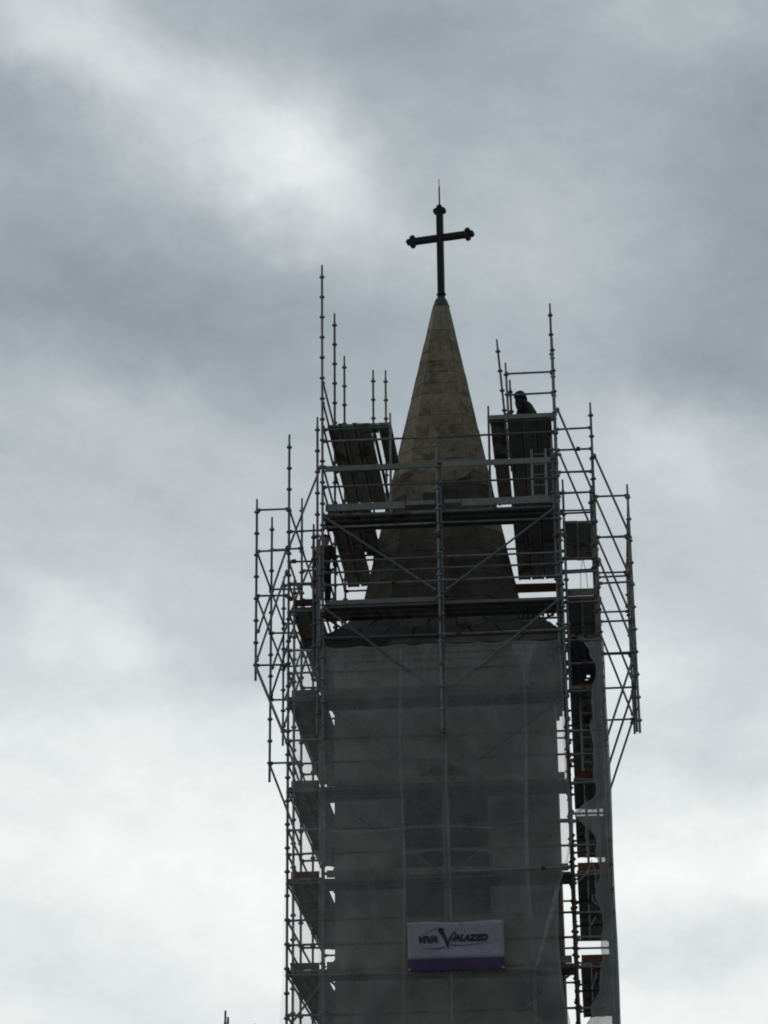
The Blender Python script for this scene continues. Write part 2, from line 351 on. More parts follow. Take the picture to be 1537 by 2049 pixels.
put('trefoil_tip', trefoil(0, 2.40, 0, 1), cross); put('trefoil_tip', trefoil(.69, 1.655, 1, 0), cross); put('trefoil_tip', trefoil(-.69, 1.655, -1, 0), cross)
put('lightning_rod', MB().tube((0, 0, 2.50), (0, 0, 3.06), .019, 8).tube((0, 0, 3.055), (0, 0, 3.27), .009, 8).mesh('lightning_rod', M['iron']), cross)

# ------------------------------------------------------------------ scaffolding
RT = .0275
scaf = thing('scaffolding', 'steel tube scaffolding wrapped round the church tower with cantilevered side bays', 'scaffolding')
counts = {}
def part(name, me, loc=(0, 0, 0), parent=None):
    counts[name] = counts.get(name, 0) + 1
    return put(name, me, parent or scaf, loc)
def standard(x, y, z0, z1, lean=(0, 0), stars=True, parent=None, m='steel', name='standard'):
    mb = MB(); H = z1 - z0
    if lean == (0, 0): lean = (random.uniform(-.0025, .0025) if H < 12 else 0, 0)
    lx = lambda h: (lean[0] * h, lean[1] * h)
    mb.tube((*lx(0), 0), (*lx(H - .22), H - .22), RT, 10)
    mb.tube((*lx(H - .22), H - .225), (*lx(H), H), RT * .82, 10)
    if stars:
        h = H - .30
        while h > .1:
            if z0 + h > 9.0:
                c = (*lx(h), h)
                mb.lathe([(.027, -.04), (.060, -.014), (.062, .008), (.033, .04)], 8, c)
            h -= .495
    return part(name, mb.mesh(name, M[m]), (x, y, z0), parent)
def bar(name, a, b, m='steel', r=.0245, knots=True, parent=None):
    a, b = Vector(a), Vector(b); a.z += random.uniform(-.012, .012); b.z += random.uniform(-.012, .012); mb = MB(); d = (b - a); L = d.length; d.normalize()
    mb.tube((0, 0, 0), b - a, r, 8)
    if knots:
        for c in (d * .045, d * (L - .045)):
            mb.tube(c - d * .03, c + d * .03, r + .016, 7)
    return part(name, mb.mesh(name, M[m]), a, parent)
def clamp(x, y, z):
    mb = MB().box(-.04, .04, -.045, .035, -.035, .035).tube((-.055, -.01, 0), (.055, -.01, 0), .014, 7)
    part('clamp', mb.mesh('clamp', M['rust']), (x, y, z))

YF, YI, YM, YB, YR = -3.60, -3.75, -1.20, 1.10, 3.40
# lower scaffold, inside the net: to the ground
LOWX = (-3.25, -2.53, 0.0, 2.55, 3.30)
for x in LOWX: standard(x, YF, 0, 19.2 if abs(x) < 3 else (23.57 if x < 0 else 24.02), m='shaded_rusty_steel' if abs(x) < 3 else 'steel')
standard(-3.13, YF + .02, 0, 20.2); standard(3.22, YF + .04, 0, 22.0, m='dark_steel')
for x, tz in ((-3.25, 23.05), (3.31, 24.02)):
    for y in (YM, YB): standard(x, y, 0, tz)
    standard(x, YR, 0, 19.6)
for y in (YM, YB, YR):
    for x in (-2.5, 2.5): standard(x, y, 0, 19.0 if y == YR else 27.66, m='dark_steel')
for x in (0.0,): standard(x, YR, 0, 19.6)
# upper front standards, lapped outside the net
standard(-2.50, YI, 16.6, 27.60); standard(-2.62, YI + .03, 16.7, 23.9)
standard(-2.70, YI + .04, 18.3, 21.4, m='dark_steel'); standard(-2.57, YI - .055, 18.6, 21.0)
standard(-0.03, YI, 16.55, 23.40); standard(.035, YI + .02, 18.4, 23.0)
standard(2.55, YI, 16.2, 25.55); standard(2.44, YI + .03, 18.3, 23.2)
standard(2.63, YI + .05, 17.5, 22.2, m='dark_steel')
standard(-1.05, YF, 21.6, 23.98, stars=False); standard(1.09, YF, 21.6, 24.04, stars=False)
standard(-1.90, 1.95, 19.2, 27.66); standard(-1.60, 2.05, 19.2, 27.68)
standard(1.46, YM - .1, 23.79, 26.75, lean=(-.07, 0)); standard(1.50, YM, 23.5, 26.2, lean=(-.025, 0)); standard(1.56, YM + .3, 23.5, 25.9, lean=(-.02, 0), m='dark_steel')
standard(2.46, YB + .1, 19.2, 24.9, m='dark_steel')
# cantilevered bays: left and right
standard(-3.94, YF, 17.97, 22.08); standard(-3.94, YM, 16.45, 22.62); standard(-3.94, YB, 17.95, 22.05)
for y, zb in ((YF, 16.55), (YM, 17.3), (YB, 17.95)): standard(4.02, y, zb, 22.07)
CZ = (21.83, 20.88, 19.85, 18.30)
for y in (YF, YM, YB):
    for z in CZ:
        bar('transom', (-3.94, y, z), (-3.25, y, z)); bar('transom', (3.31, y, z), (4.02, y, z))
bar('transom', (-3.94, YM, 16.86), (-3.25, YM, 16.86))
for z in CZ[1:]:
    bar('ledger', (-3.94, YF, z), (-3.94, YM, z)); bar('ledger', (-3.94, YM, z), (-3.94, YB, z))
for z in CZ:
    bar('ledger', (4.02, YF, z), (4.02, YM, z)); bar('ledger', (4.02, YM, z), (4.02, YB, z))
for y in (YF, YM, YB):
    bar('brace', (3.33, y - .05, 22.80), (4.00, y - .05, 20.92)); bar('brace', (3.33, y - .05, 20.40), (4.00, y - .05, 18.36))
    bar('brace', (3.98, y - .05, 18.24), (3.32, y - .05, 16.40))
    bar('brace', (-3.28, y - .05, 20.40), (-3.92, y - .05, 18.36))
    bar('brace', (-3.27, y - .05, 20.95), (-3.9, y - .05, 19.0))
bar('brace', (2.58, YF - .05, 23.90), (3.28, YF - .05, 21.90)); bar('brace', (2.58, YM, 23.9), (3.28, YM, 21.9))
bar('brace', (-2.55, YF - .05, 22.78), (-3.25, YF - .05, 20.88)); bar('brace', (-2.52, YM, 22.9), (-3.25, YM, 20.95))
for y, zb in ((YF, 16.55), (YM, 15.0), (YB, 16.1)):
    bar('brace', (-3.94, y - .06, 18.28 if y != YM else 16.84), (-3.25, y - .06, zb))
# front face: ledgers and guard rails
def front(z, name='guard_rail', x0=-2.5, x1=2.52, y=YI, m='steel', mids=(0.0,)):
    xs = [x0] + [a for a in mids if x0 < a < x1] + [x1]
    for a, b in zip(xs, xs[1:]): bar(name, (a, y, z), (b, y, z), m)
front(23.30); front(22.69); front(22.24); front(21.30, 'ledger'); front(20.53); front(20.27); front(20.0); front(18.80, 'ledger')
for xa, xb in ((-2.44, -.04), (.08, 2.40)): part('rail_board', MB().box(xa, xb, YI - .07, YI - .035, 22.57, 22.69).mesh('rail_board', M['toe_grey']))
LV = (17.6, 15.64, 13.73, 11.86, 9.95)
for D in LV:
    for dz, nm in ((-.10, 'ledger'), (.5, 'guard_rail'), (1.0, 'guard_rail')):
        front(D + dz, nm, -2.53, 2.55, YF, 'shaded_rusty_steel')
        for xa, xb in ((-3.25, -2.53), (2.55, 3.30)): bar(nm if dz > 0 else 'transom', (xa, YF, D + dz), (xb, YF, D + dz))
        for x in (-3.25, 3.31):
            for ya, yb in ((YF, YM), (YM, YB), (YB, YR)): bar(nm, (x, ya, D + dz), (x, yb, D + dz))
    for y in (YM, YB, YR):
        for xa, xb in ((-3.25, -2.5), (2.5, 3.31)):
            bar('transom', (xa, y, D - .10), (xb, y, D - .10))
            bar('transom', (xa, y, D + .95), (xb, y, D + .95), 'dark_steel')
    for x in (-2.5, 2.5):
        for ya, yb in ((YF, YM), (YM, YB)): bar('ledger', (x, ya, D - .1), (x, yb, D - .1), 'dark_steel')
    front(D - .1, 'ledger', -2.5, 2.5, YR, 'dark_steel'); front(D + 1.0, 'guard_rail', -2.5, 2.5, YR, 'dark_steel')
    for s in (-1, 1):
        a, b = (2.5 * s, YF + .05, D + 1.75), (.12 * s, YF + .05, D + .05)
        bar('brace', a, b, 'shaded_rusty_steel')
for s in (-1, 1):
    bar('brace', (2.48 * s, YI - .03, 21.55), (.10 * s, YI - .03, 19.75)); bar('brace', (2.45 * s, YI - .03, 19.45), (.7 * s, YI - .03, 18.0))
bar('ledger', (1.5, -2.72, 19.44), (2.5, -2.72, 19.44), 'dark_steel', knots=False)
for k in range(9): part('spacer', MB().box(1.56 + k * .105, 1.61 + k * .105, -2.77, -2.70, 19.47, 19.535).mesh('spacer', M['dark_steel']))
bar('ledger', (.16, YI - .06, 13.70), (2.5, YI - .06, 13.74), 'toe_grey', .026)
# side rails of the upper lifts
for x in (-2.5, 2.52):
    for z in (24.72, 24.24): bar('guard_rail', (x, YI, z), (x, YM, z))
    for z in (22.72, 22.22, 20.55, 20.05):
        for ya, yb in ((YI, YM), (YM, YB)): bar('guard_rail', (x, ya, z), (x, yb, z))
    for z in (23.66, 21.62, 19.48):
        for ya, yb in ((YI, YM), (YM, YB)): bar('ledger', (x, ya, z), (x, yb, z), 'dark_steel')
for x in (-3.25, 3.31):
    for z in (21.85, 20.62, 20.1, 19.48):
        for ya, yb in ((YF, YM), (YM, YB)): bar('guard_rail', (x, ya, z), (x, yb, z))
for y in (YF, YM, YB):
    for z in (21.3, 20.6, 20.1, 19.48): bar('transom', (-3.25, y, z), (-2.5, y, z))
    for z in (23.42, 22.93, 22.42, 21.93, 20.42, 20.12, 19.72, 19.46): bar('transom', (2.53, y, z), (3.31, y, z))
    for z in (23.66, 21.62):
        bar('transom', (-2.5, y, z), (-1.04, y, z), 'dark_steel'); bar('transom', (1.1, y, z), (2.52, y, z), 'dark_steel')
for z in (25.90, 25.37): bar('guard_rail', (1.42, YM - .04, z), (2.52, YM - .04, z), 'steel', .026)
for z in (22.7, 22.2, 20.5, 20.0): bar('guard_rail', (-2.5, YB, z), (-1.95, YB, z)); bar('guard_rail', (1.6, YB, z), (2.5, YB, z))
bar('guard_rail', (-2.5, YR, 20.6), (2.5, YR, 20.6), 'dark_steel'); bar('guard_rail', (-2.5, YR, 20.1), (2.5, YR, 20.1), 'dark_steel')
for (x, y, z) in ((3.0, YF - .03, 22.93), (-.03, YI - .03, 19.15), (2.49, YI - .03, 19.2), (.35, YI - .03, 18.80), (1.95, YI - .07, 13.73), (-2.5, YI - .03, 19.3), (-2.55, YF - .03, 17.2),
                  (2.95, YF - .03, 18.1), (-3.2, YF - .03, 19.75), (-3.13, YF - .03, 20.6), (2.5, YI - .03, 20.9), (-.03, YI - .03, 21.0), (2.62, YF - .03, 16.0), (3.3, YF - .03, 20.3), (-1.0, YI, 20.0)):
    clamp(x, y, z)

# ------------------------------------------------------------------ platforms of boards
_bm = {}
def board_mesh(kind, wd, ln):
    k = (kind, round(wd, 2), round(ln, 2))
    if k not in _bm:
        mb = MB()
        if kind == 'steel_board':      # pressed steel plank: folded channel, open below
            mb.box(0, wd, 0, ln, -.012, 0); mb.box(0, .012, 0, ln, -.06, -.012); mb.box(wd - .012, wd, 0, ln, -.06, -.012)
            mb.box(.012, .05, 0, ln, -.06, -.052); mb.box(wd - .05, wd - .012, 0, ln, -.06, -.052)
            mb.box(.012, wd - .012, 0, .02, -.052, -.012); mb.box(.012, wd - .012, ln - .02, ln, -.052, -.012)
        else:
            mb.hexa([(.004, 0, -.045), (wd - .004, 0, -.045), (wd - .004, ln, -.045), (.004, ln, -.045), (0, 0, 0), (wd, 0, 0), (wd, ln, 0), (0, ln, 0)])
        _bm[k] = mb.mesh('board', M[kind])
    return _bm[k]
def platform(label, z, boards, toes=(), kind='steel_board', along='Y', group=None, infill=()):
    # boards: (x0, x1, y0, y1); split into lengths of at most 2.5 m along their run
    xs = [b[0] for b in boards]; ys = [b[2] for b in boards]
    loc = (min(xs), min(ys), z)
    p = thing('scaffold_platform', label, 'scaffold platform', loc, group)
    for (x0, x1, y0, y1) in boards:
        dz = random.uniform(-.008, .012)
        if along == 'Y':
            n = max(1, math.ceil((y1 - y0) / 2.5 - .01)); ln = (y1 - y0) / n
            for i in range(n):
                put('board', board_mesh(kind, x1 - x0, ln - .015), p, (x0 - loc[0], y0 + i * ln - loc[1] + random.uniform(-.006, .006), dz))
        else:
            n = max(1, math.ceil((x1 - x0) / 2.55 - .01)); ln = (x1 - x0) / n
            for i in range(n):
                put('board', board_mesh(kind, y1 - y0, ln - .015), p, (x0 + i * ln - loc[0], y1 - loc[1], dz), (0, 0, R(-90)))
    for (x0, x1, y0, y1) in infill:
        put('infill_strip', MB().box(x0 - loc[0], x1 - loc[0], y0 - loc[1], y1 - loc[1], .014, .026).mesh('infill_strip', M['board']), p)
    for (x0, x1, y, zz0, zz1, mt) in toes:
        put('toe_board', MB().box(x0 - loc[0], x1 - loc[0], y - .02 - loc[1], y + .018 - loc[1], zz0 - z, zz1 - z).mesh('toe_board', M[mt]), p)
    return p
def row(x0, x1, n, y0, y1, gap=.001):
    wd = (x1 - x0 + gap) / n
    return [(x0 + i * wd, x0 + (i + 1) * wd - gap, y0, y1) for i in range(n)]
F0 = -3.58
platform('topmost plank platform left of the spire, with see-through slits between its boards', 23.77,
         [(-2.42, -2.16, F0, 1.0), (-2.11, -1.85, F0, 1.0), (-1.80, -1.50, F0, 1.0), (-1.46, -1.40, F0 + .5, .9), (-1.32, -1.03, F0, -1.3)] + [(-1.50, -1.33, F0, F0 + .42)], (), infill=[(-2.19, -2.08, F0, .98), (-1.88, -1.77, F0, .98)])
platform('topmost plank platform right of the spire, below the crouching worker', 23.77,
         [(1.12, 1.44, F0, 1.05), (1.49, 1.78, F0, 1.05), (1.81, 2.10, F0, 1.05), (2.13, 2.45, F0, 1.0)], [(1.10, 2.50, F0 - .06, 23.70, 23.80, 'toe_grey')], infill=[(1.75, 1.84, F0, 1.0), (2.07, 2.16, F0, 1.0)])
platform('second plank platform down on the left of the spire', 21.74,
         [(-2.42, -2.16, F0, 1.0), (-2.11, -1.85, F0, 1.0), (-1.80, -1.48, F0, -1.0)], infill=[(-2.19, -2.08, F0, .98), (-1.88, -1.77, F0, -1.02)])
platform('second plank platform down on the right of the spire, with the ladder', 21.74,
         [(1.53, 1.81, F0, 1.0), (1.84, 2.12, F0, 1.0), (2.15, 2.46, F0, 1.0)], infill=[(1.78, 1.87, F0, .98), (2.09, 2.18, F0, .98)])
platform('front plank walkway crossing the spire at mid height with a pale grey toe board', 21.74 - .075,
         [(-2.5, 2.5, -3.60, -3.321), (-2.5, 2.5, -3.32, -3.031), (-2.5, 2.5, -3.03, -2.74)],
         [(-2.46, -.75, YF - .02, 21.72, 21.88, 'toe_grey'), (-.72, -.1, YF - .02, 21.79, 21.88, 'toe_grey'), (.1, .45, YF - .02, 21.80, 21.88, 'toe_grey'), (.47, 2.46, YF - .02, 21.72, 21.88, 'toe_grey')], 'steel_board', 'X')
platform('small outer plank platform right of the upper ladder, beside the cantilevered bays', 21.74, row(2.60, 3.24, 2, -2.45, -.15))
platform('front plank walkway at the foot of the spire above the skirt roof', 19.58,
         [(-2.5, 2.5, -3.60, -3.321), (-2.5, 2.5, -3.32, -3.041), (-2.5, 2.5, -3.04, -2.76)],
         [(-2.46, -.1, YF - .02, 19.58, 19.68, 'toe_grey'), (1.55, 2.48, YF - .02, 19.70, 19.87, 'maroon')], 'steel_board', 'X')
platform('outer left plank platform at the skirt roof with a red brown toe board', 19.58, row(-3.2, -2.6, 2, F0, 2.6), [(-3.1, -2.66, YF - .03, 19.58, 19.72, 'maroon')])
platform('outer right plank platform beside the skirt roof above the navy tarpaulin', 19.58, row(2.64, 3.26, 2, F0, 1.6), [(2.62, 3.28, YF - .03, 19.58, 19.70, 'board')])
nm = ['first', 'second', 'third', 'fourth', 'fifth']
far_r = {17.6: 2.85, 15.64: -1.32, 13.73: 2.7, 11.86: 2.0, 9.95: 3.2}
for i, D in enumerate(LV):
    grp = 'platforms inside the debris nets'
    platform(f'{nm[i]} plank platform down inside the left scaffold bay below the net top', D, row(-3.24, -2.54, 3, F0, 3.0), [(-3.18, -2.6, YF + .05, D + .005, D + .14, 'toe' if D == 13.73 else 'board')], group=grp)
    platform(f'{nm[i]} plank platform down in the open right scaffold bay below the net top', D,
             row(2.62, 3.26, 3, F0, far_r[D]) + (row(2.62, 3.26, 3, -.55, 2.9) if D == 15.64 else []), [(2.64, 3.24, YF + .05, D + .005, D + (.05 if D > 17 else .15), 'toe')], group=grp)
    platform(f'{nm[i]} front plank walkway down behind the big net', D, [(-2.5, 2.5, -3.5 + k * .285, -3.5 + k * .285 + .284) for k in range(3)],
             [(-2.45, 2.45, YF + .06, D + .005, D + .15, 'board')], 'steel_board', 'X', grp)

# ------------------------------------------------------------------ debris nets
def interp(tab, z):
    tab = sorted(tab)
    if z <= tab[0][0]: return tab[0][1]
    for (a, va), (b, vb) in zip(tab, tab[1:]):
        if z <= b: return va + (vb - va) * (z - a) / (b - a)
    return tab[-1][1]
def hashn(a, b): 
    s = math.sin(a * 12.9898 + b * 78.233) * 43758.5453; return s - math.floor(s)
ties = [-3.1, -2.48, -1.7, -.95, -.35, 0.0, .75, 1.35, 1.78, 2.5]
def top_sag(x):
    for a, b in zip(ties, ties[1:]):
        if a <= x <= b: q = (x - a) / (b - a); return -.15 * (b - a) * .5 * 4 * q * (1 - q) * .8
    return 0
def sheet(P, nu, nv, m, name, thick=0):
    mb = MB(); vs = [P(i / nu, j / nv) for j in range(nv + 1) for i in range(nu + 1)]
    mb.add(vs, [(j * (nu + 1) + i, j * (nu + 1) + i + 1, (j + 1) * (nu + 1) + i + 1, (j + 1) * (nu + 1) + i) for j in range(nv) for i in range(nu)])
    return mb.mesh(name, m, True)
FR = [(0, 2.5), (10.4, 2.42), (11.3, 2.26), (12.3, 2.20), (13.35, 2.24), (13.9, 2.46), (14.66, 2.60), (15.6, 2.52), (17, 2.49), (18.7, 2.50)]
def fold(x, z):
    f = .022 * math.sin(x * 5.1 + .6 * math.sin(z * .7)) + .014 * math.sin(x * 11.3 + z * .9) + .012 * math.sin(z * 3.2 + x)
    for c, wdt, a in ((1.66, .06, .09), (-.86, .05, .07), (.05, .05, .05)):
        f += a * math.exp(-((x - c - .05 * math.sin(z * .8 + c)) / wdt) ** 2)
    return f
def Pfront(a, b):
    z = 18.62 * (1 - (1 - b) ** 1.0); x = -2.62 + a * (interp(FR, z) + 2.62)
    zz = z + (top_sag(x) if b > .97 else 0) * ((b - .97) / .03 if b > .97 else 0)
    return (x, -3.685 - .55 * fold(x, z), zz)
net = tag(put('debris_net', sheet(Pfront, 110, 150, M['net'], 'debris_net')), 'large grey see-through debris net hung down the tower front behind the banner', 'debris net')
def Pside(a, b):
    z = 18.62 * b; x = -3.14 + a * .51 + .02 * (1 - a) * math.sin(z * 2.2); return (x, -3.685 - .55 * fold(x, z) - .01, z + (top_sag(x) if b > .99 else 0))
put('net_side_strip', sheet(Pside, 8, 120, M['net_strip'], 'net_side_strip'), net)
def seam(xc, amp, wd=.045):
    def P(a, b):
        z = 4 + b * 14.5; x = xc + amp * math.sin(z * 1.1 + xc) + (a - .5) * wd
        return (x, -3.690 - .55 * fold(x, z), z)
    return sheet(P, 1, 70, M['net_seam'], 'net_seam')
for xc, am in ((1.66, .035), (-.88, .03), (.05, .02), (-2.5, .012)):
    put('net_seam', seam(xc, am, .07 if xc > 1 else .05), net)
def gather(xc, w0, w1, z0, z1):
    def P(a, b):
        z = z0 + (z1 - z0) * b; wd = w1 + (w0 - w1) * (1 - b) ** 2.2
        x = xc + (a - .5) * wd + .02 * math.sin(z * 3)
        return (x, -3.70 - .55 * fold(x, z) - .012 * math.sin(a * 15), z)
    return sheet(P, 8, 16, M['net_seam'], 'net_fold')
for gx, w0, w1, z0, z1 in ((1.72, .62, .10, 18.58, 17.6), (-.36, .30, .05, 18.58, 17.9), (-1.3, .22, .04, 18.55, 18.1)): put('net_fold', gather(gx, w0, w1, z0, z1), net)
def lap(zc, x0, x1):
    def P(a, b):
        x = x0 + a * (x1 - x0); z = zc + (b - .5) * .05 + .03 * math.sin(x * 2.3 + zc); return (x, -3.694 - .55 * fold(x, z), z)
    return sheet(P, 60, 1, M['net_seam'], 'net_lap')
for zc, x0, x1 in ((14.66, -2.4, .95), (14.17, -.9, .9), (11.72, -2.4, 2.2)): put('net_lap', lap(zc, x0, x1), net)
def hem(a, b):
    x = -3.12 + a * 5.62; return (x, -3.692 - .55 * fold(x, 18.6), 18.62 + top_sag(x) - .035 + b * .05)
put('net_hem', sheet(hem, 90, 1, M['net_seam'], 'net_hem'), net)
def redge(a, b):
    z = 6 + b * 12.6; x = interp(FR, z) - .06 + a * .06; return (x, -3.692 - .55 * fold(x, z) - .01 * math.sin(a * 3), z)
put('net_hem', sheet(redge, 2, 80, M['net_seam'], 'net_hem'), net)
RE = [(0, 2.9), (10.2, 2.75), (10.5, 2.70), (10.9, 2.76), (11.3, 2.95), (12.0, 3.03), (12.5, 3.06), (12.96, 3.04), (13.1, 2.96), (13.3, 2.94), (13.45, 3.06), (13.9, 3.04), (14.2, 3.0), (14.5, 2.93),
      (14.75, 2.62), (14.9, 2.58), (15.05, 2.8), (15.3, 3.02), (15.6, 3.03), (16.4, 3.02), (17.1, 3.05), (17.4, 3.12), (17.95, 3.15), (18.3, 3.06), (18.5, 2.98)]
def Pright(a, b):
    z = 18.55 * b
    k_ = math.floor(z * 5.5); q_ = z * 5.5 - k_; x0 = interp(RE, z) + .10 * ((1 - q_) * hashn(k_, 2) + q_ * hashn(k_ + 1, 2) - .5) + .03 * math.sin(z * 9)
    if a < .4: q = a / .4; return (x0 + (3.33 - x0) * q, -3.66 - .03 * math.sin(q * 7 + z * 1.3) - .02 * math.sin(z * 2.2), z - .12 * (1 - q) * math.sin(z * 1.7))
    q = (a - .4) / .6; return (3.36 + .03 * math.sin(q * 14) * math.sin(z * .9), -3.66 + q * 4.7, z)
netr = tag(put('debris_net', sheet(Pright, 40, 220, M['net_thick'], 'debris_net')), 'narrow ragged debris net wrapped round the right corner beside the open bay', 'debris net')
def Pr2(a, b):
    z = 7 + b * 11.3; return (3.24 + a * .045 + .012 * math.sin(z * 2.1), -3.70 - .02 * math.sin(z * 2.2), z)
put('net_hem', sheet(Pr2, 1, 70, M['net_seam'], 'net_hem'), netr)
LF = [(0, -3.9), (9, -3.50), (10.7, -3.40), (12, -3.33), (13.5, -3.30), (15, -3.29), (19, -3.285)]
def Pleft(a, b):
    z = 18.55 * b; y = -3.62 + a * 6.9
    return (interp(LF, z) + .006 * math.sin(y * 6 + z) + .006 * math.sin(z * 2.3), y, z - (.25 * abs(math.sin(y * 1.35)) if b > .99 else 0))
tag(put('debris_net', sheet(Pleft, 50, 90, M['net_thin'], 'debris_net')), 'thin grey debris net on the left side of the scaffolding, flaring out at the bottom', 'debris net')
def Prag(a, b):
    z = 6 + b * 12.5; k_ = math.floor(z * 5.5); q_ = z * 5.5 - k_
    x0 = interp(RE, z) + .10 * ((1 - q_) * hashn(k_, 2) + q_ * hashn(k_ + 1, 2) - .5) + .03 * math.sin(z * 9)
    return (x0 - .004 + a * .035, -3.672 - .02 * math.sin(z * 2.2) - .01, z - .12 * math.sin(z * 1.7))
put('net_hem', sheet(Prag, 1, 260, M['net_seam'], 'net_hem'), netr)
for pts in ([(2.56, 13.43), (2.68, 13.50), (2.80, 13.62), (2.90, 13.82), (2.93, 13.9)], [(2.93, 13.85), (2.98, 13.7), (2.99, 13.5), (2.97, 13.32)], [(2.92, 13.2), (2.90, 13.1), (2.95, 13.02), (3.02, 12.98)],
            [(2.96, 12.75), (2.88, 12.62), (2.84, 12.55)], [(2.93, 11.62), (2.88, 11.45), (2.80, 11.3)], [(2.62, 14.8), (2.75, 14.95), (2.9, 15.0), (3.0, 14.9)]):
    mb = MB()
    for (xa, za), (xb, zb) in zip(pts, pts[1:]): mb.tube((xa, -3.70, za), (xb, -3.70, zb), .018, 6, .015)
    put('torn_strip', mb.mesh('torn_strip', M['net_seam'], True), netr)
# long rolled strand of net hanging loose at the right of the banner
mb = MB()
pp = [(2.22, 13.35), (2.12, 12.95), (2.0, 12.6), (1.9, 12.25), (1.8, 11.95), (1.72, 11.7)]
for i, ((xa, za), (xb, zb)) in enumerate(zip(pp, pp[1:])): mb.tube((xa, -3.76, za), (xb, -3.77, zb), .05 - .006 * i, 7, .044 - .006 * i)
put('loose_strip', mb.mesh('loose_strip', M['net_seam'], True), net)

# ------------------------------------------------------------------ banner
bx0, bx1, bz0, bz1 = -.80, 1.12, 11.72, 12.69; BY = -3.83
ban = thing('banner', 'pale lilac company banner with dark lettering and a purple bottom strip', 'banner', (bx0, BY, bz0))
def wav(x, z): return .012 * math.sin(x * 4 + z * 3) + .008 * math.sin(z * 9 + x * 2)
def bsheet(x0, x1, z0, z1, dy, m, name):
    f = lambda a, b: (x0 + a * (x1 - x0), wav(x0 + a * (x1 - x0), z0 + b * (z1 - z0)) - dy, z0 + b * (z1 - z0) + .015 * math.sin(a * 9) * (z1 > .9) * b)
    return sheet(f, 24, 12, m, name)
W_, H_ = bx1 - bx0, bz1 - bz0
p = put('panel', bsheet(0, W_, .24, H_, 0, M['banner'], 'panel'), ban)
md = p.modifiers.new('solid', 'SOLIDIFY'); md.thickness = .006
p = put('bottom_strip', bsheet(0, W_, 0, .238, 0, M['purple'], 'bottom_strip'), ban)
md = p.modifiers.new('solid', 'SOLIDIFY'); md.thickness = .006
def lettering(txt, x, z, size, shear=.25, name='lettering', bold=.012):
    c = bpy.data.curves.new('t', 'FONT'); c.body = txt; c.size = size; c.shear = shear; c.extrude = .002; c.offset = bold; c.space_character = 1.0
    o = bpy.data.objects.new('t', c); COL.objects.link(o); dg = bpy.context.evaluated_depsgraph_get()
    me = bpy.data.meshes.new_from_object(o.evaluated_get(dg)); bpy.data.objects.remove(o)
    wid = max(v.co.x for v in me.vertices)
    for vtx in me.vertices:
        X_, Z_ = vtx.co.x + x, vtx.co.y + z
        vtx.co = (X_, wav(X_, Z_) - .016 - vtx.co.z, Z_)
    me.materials.clear(); me.materials.append(M['ink']); put(name, me, ban); return wid
lettering('VIVA', .20, .56, .185); lettering('ALAZZO', .93, .585, .165)
mb = MB()
def ribbon(pts, w0, w1, dy=.014):
    vs = []; n = len(pts)
    for i, (x, z) in enumerate(pts):
        a = pts[max(i - 1, 0)]; b = pts[min(i + 1, n - 1)]; d = Vector((b[0] - a[0], b[1] - a[1])).normalized(); w_ = (w0 + (w1 - w0) * i / (n - 1)) * .5
        for s in (-1, 1): vs.append((x - d.y * w_ * s, wav(x, z) - dy, z + d.x * w_ * s))
    mb.add(vs, [(2 * i, 2 * i + 1, 2 * i + 3, 2 * i + 2) for i in range(n - 1)])
ribbon([(.64, .83), (.70, .74), (.76, .62), (.80, .50), (.81, .44)], .09, .035)               # tall swash letter
ribbon([(.79, .50), (.84, .62), (.90, .72), (.95, .76), (.965, .70), (.93, .63), (.87, .60)], .035, .03)
ribbon([(.62, .835), (.74, .82)], .05, .02)
put('emblem', mb.mesh('emblem', M['ink']), ban)
mb = MB(); ribbon([(.30, .72), (.45, .79), (.60, .86)], .008, .014, .012); ribbon([(.85, .50), (1.1, .49), (1.35, .51), (1.6, .55)], .02, .006, .012)
ribbon([(.26, .50), (.4, .44), (.6, .43), (.74, .46)], .006, .02, .012)
put('swoosh', mb.mesh('swoosh', M['purple']), ban)
for (x, z) in ((.03, H_ - .04), (W_ - .03, H_ - .04), (.03, .03), (W_ - .03, .03), (W_ * .55, H_ - .03)):
    put('eyelet', MB().lathe([(.022, 0), (.026, .006), (.018, .012)], 8).mesh('eyelet', M['ladder']), ban, (x, wav(x, z) - .008, z), (R(90), 0, 0))

# ------------------------------------------------------------------ ladders, tarpaulin, rope
def ladder(label, x0, x1, y0, z0, y1, z1, n):
    t = thing('ladder', label, 'ladder', (x0, y0, z0), 'ladders on the scaffold')
    for x in (0, x1 - x0): put('rail', MB().tube((x, 0, 0), (x, y1 - y0, z1 - z0), .026, 8).mesh('rail', M['ladder']), t)
    rm = MB().tube((0, 0, 0), (x1 - x0, 0, 0), .017, 7).mesh('rung', M['ladder'])
    for i in range(n):
        q = (i + .5) / n; put('rung', rm, t, (0, (y1 - y0) * q, (z1 - z0) * q))
ladder('short aluminium ladder standing on the second right platform by the spire', 1.98, 2.28, -3.05, 21.76, -2.75, 23.35, 6)
ladder('ladder hanging in the open right bay below the navy tarpaulin', 2.82, 3.08, -3.2, 15.68, -2.9, 17.9, 8)
ladder('ladder in the open right bay at the torn edge of the net', 2.86, 3.10, -3.2, 13.76, -2.9, 15.4, 6)
mb = MB(); nx, nz = 24, 20; hx, hz = 3.01, 17.88
grid = [(2.60 + .60 * i / nx, -3.30 + .03 * math.sin(i * .9 + j * .3), 17.62 + 1.05 * j / nz) for j in range(nz + 1) for i in range(nx + 1)]
fs = []
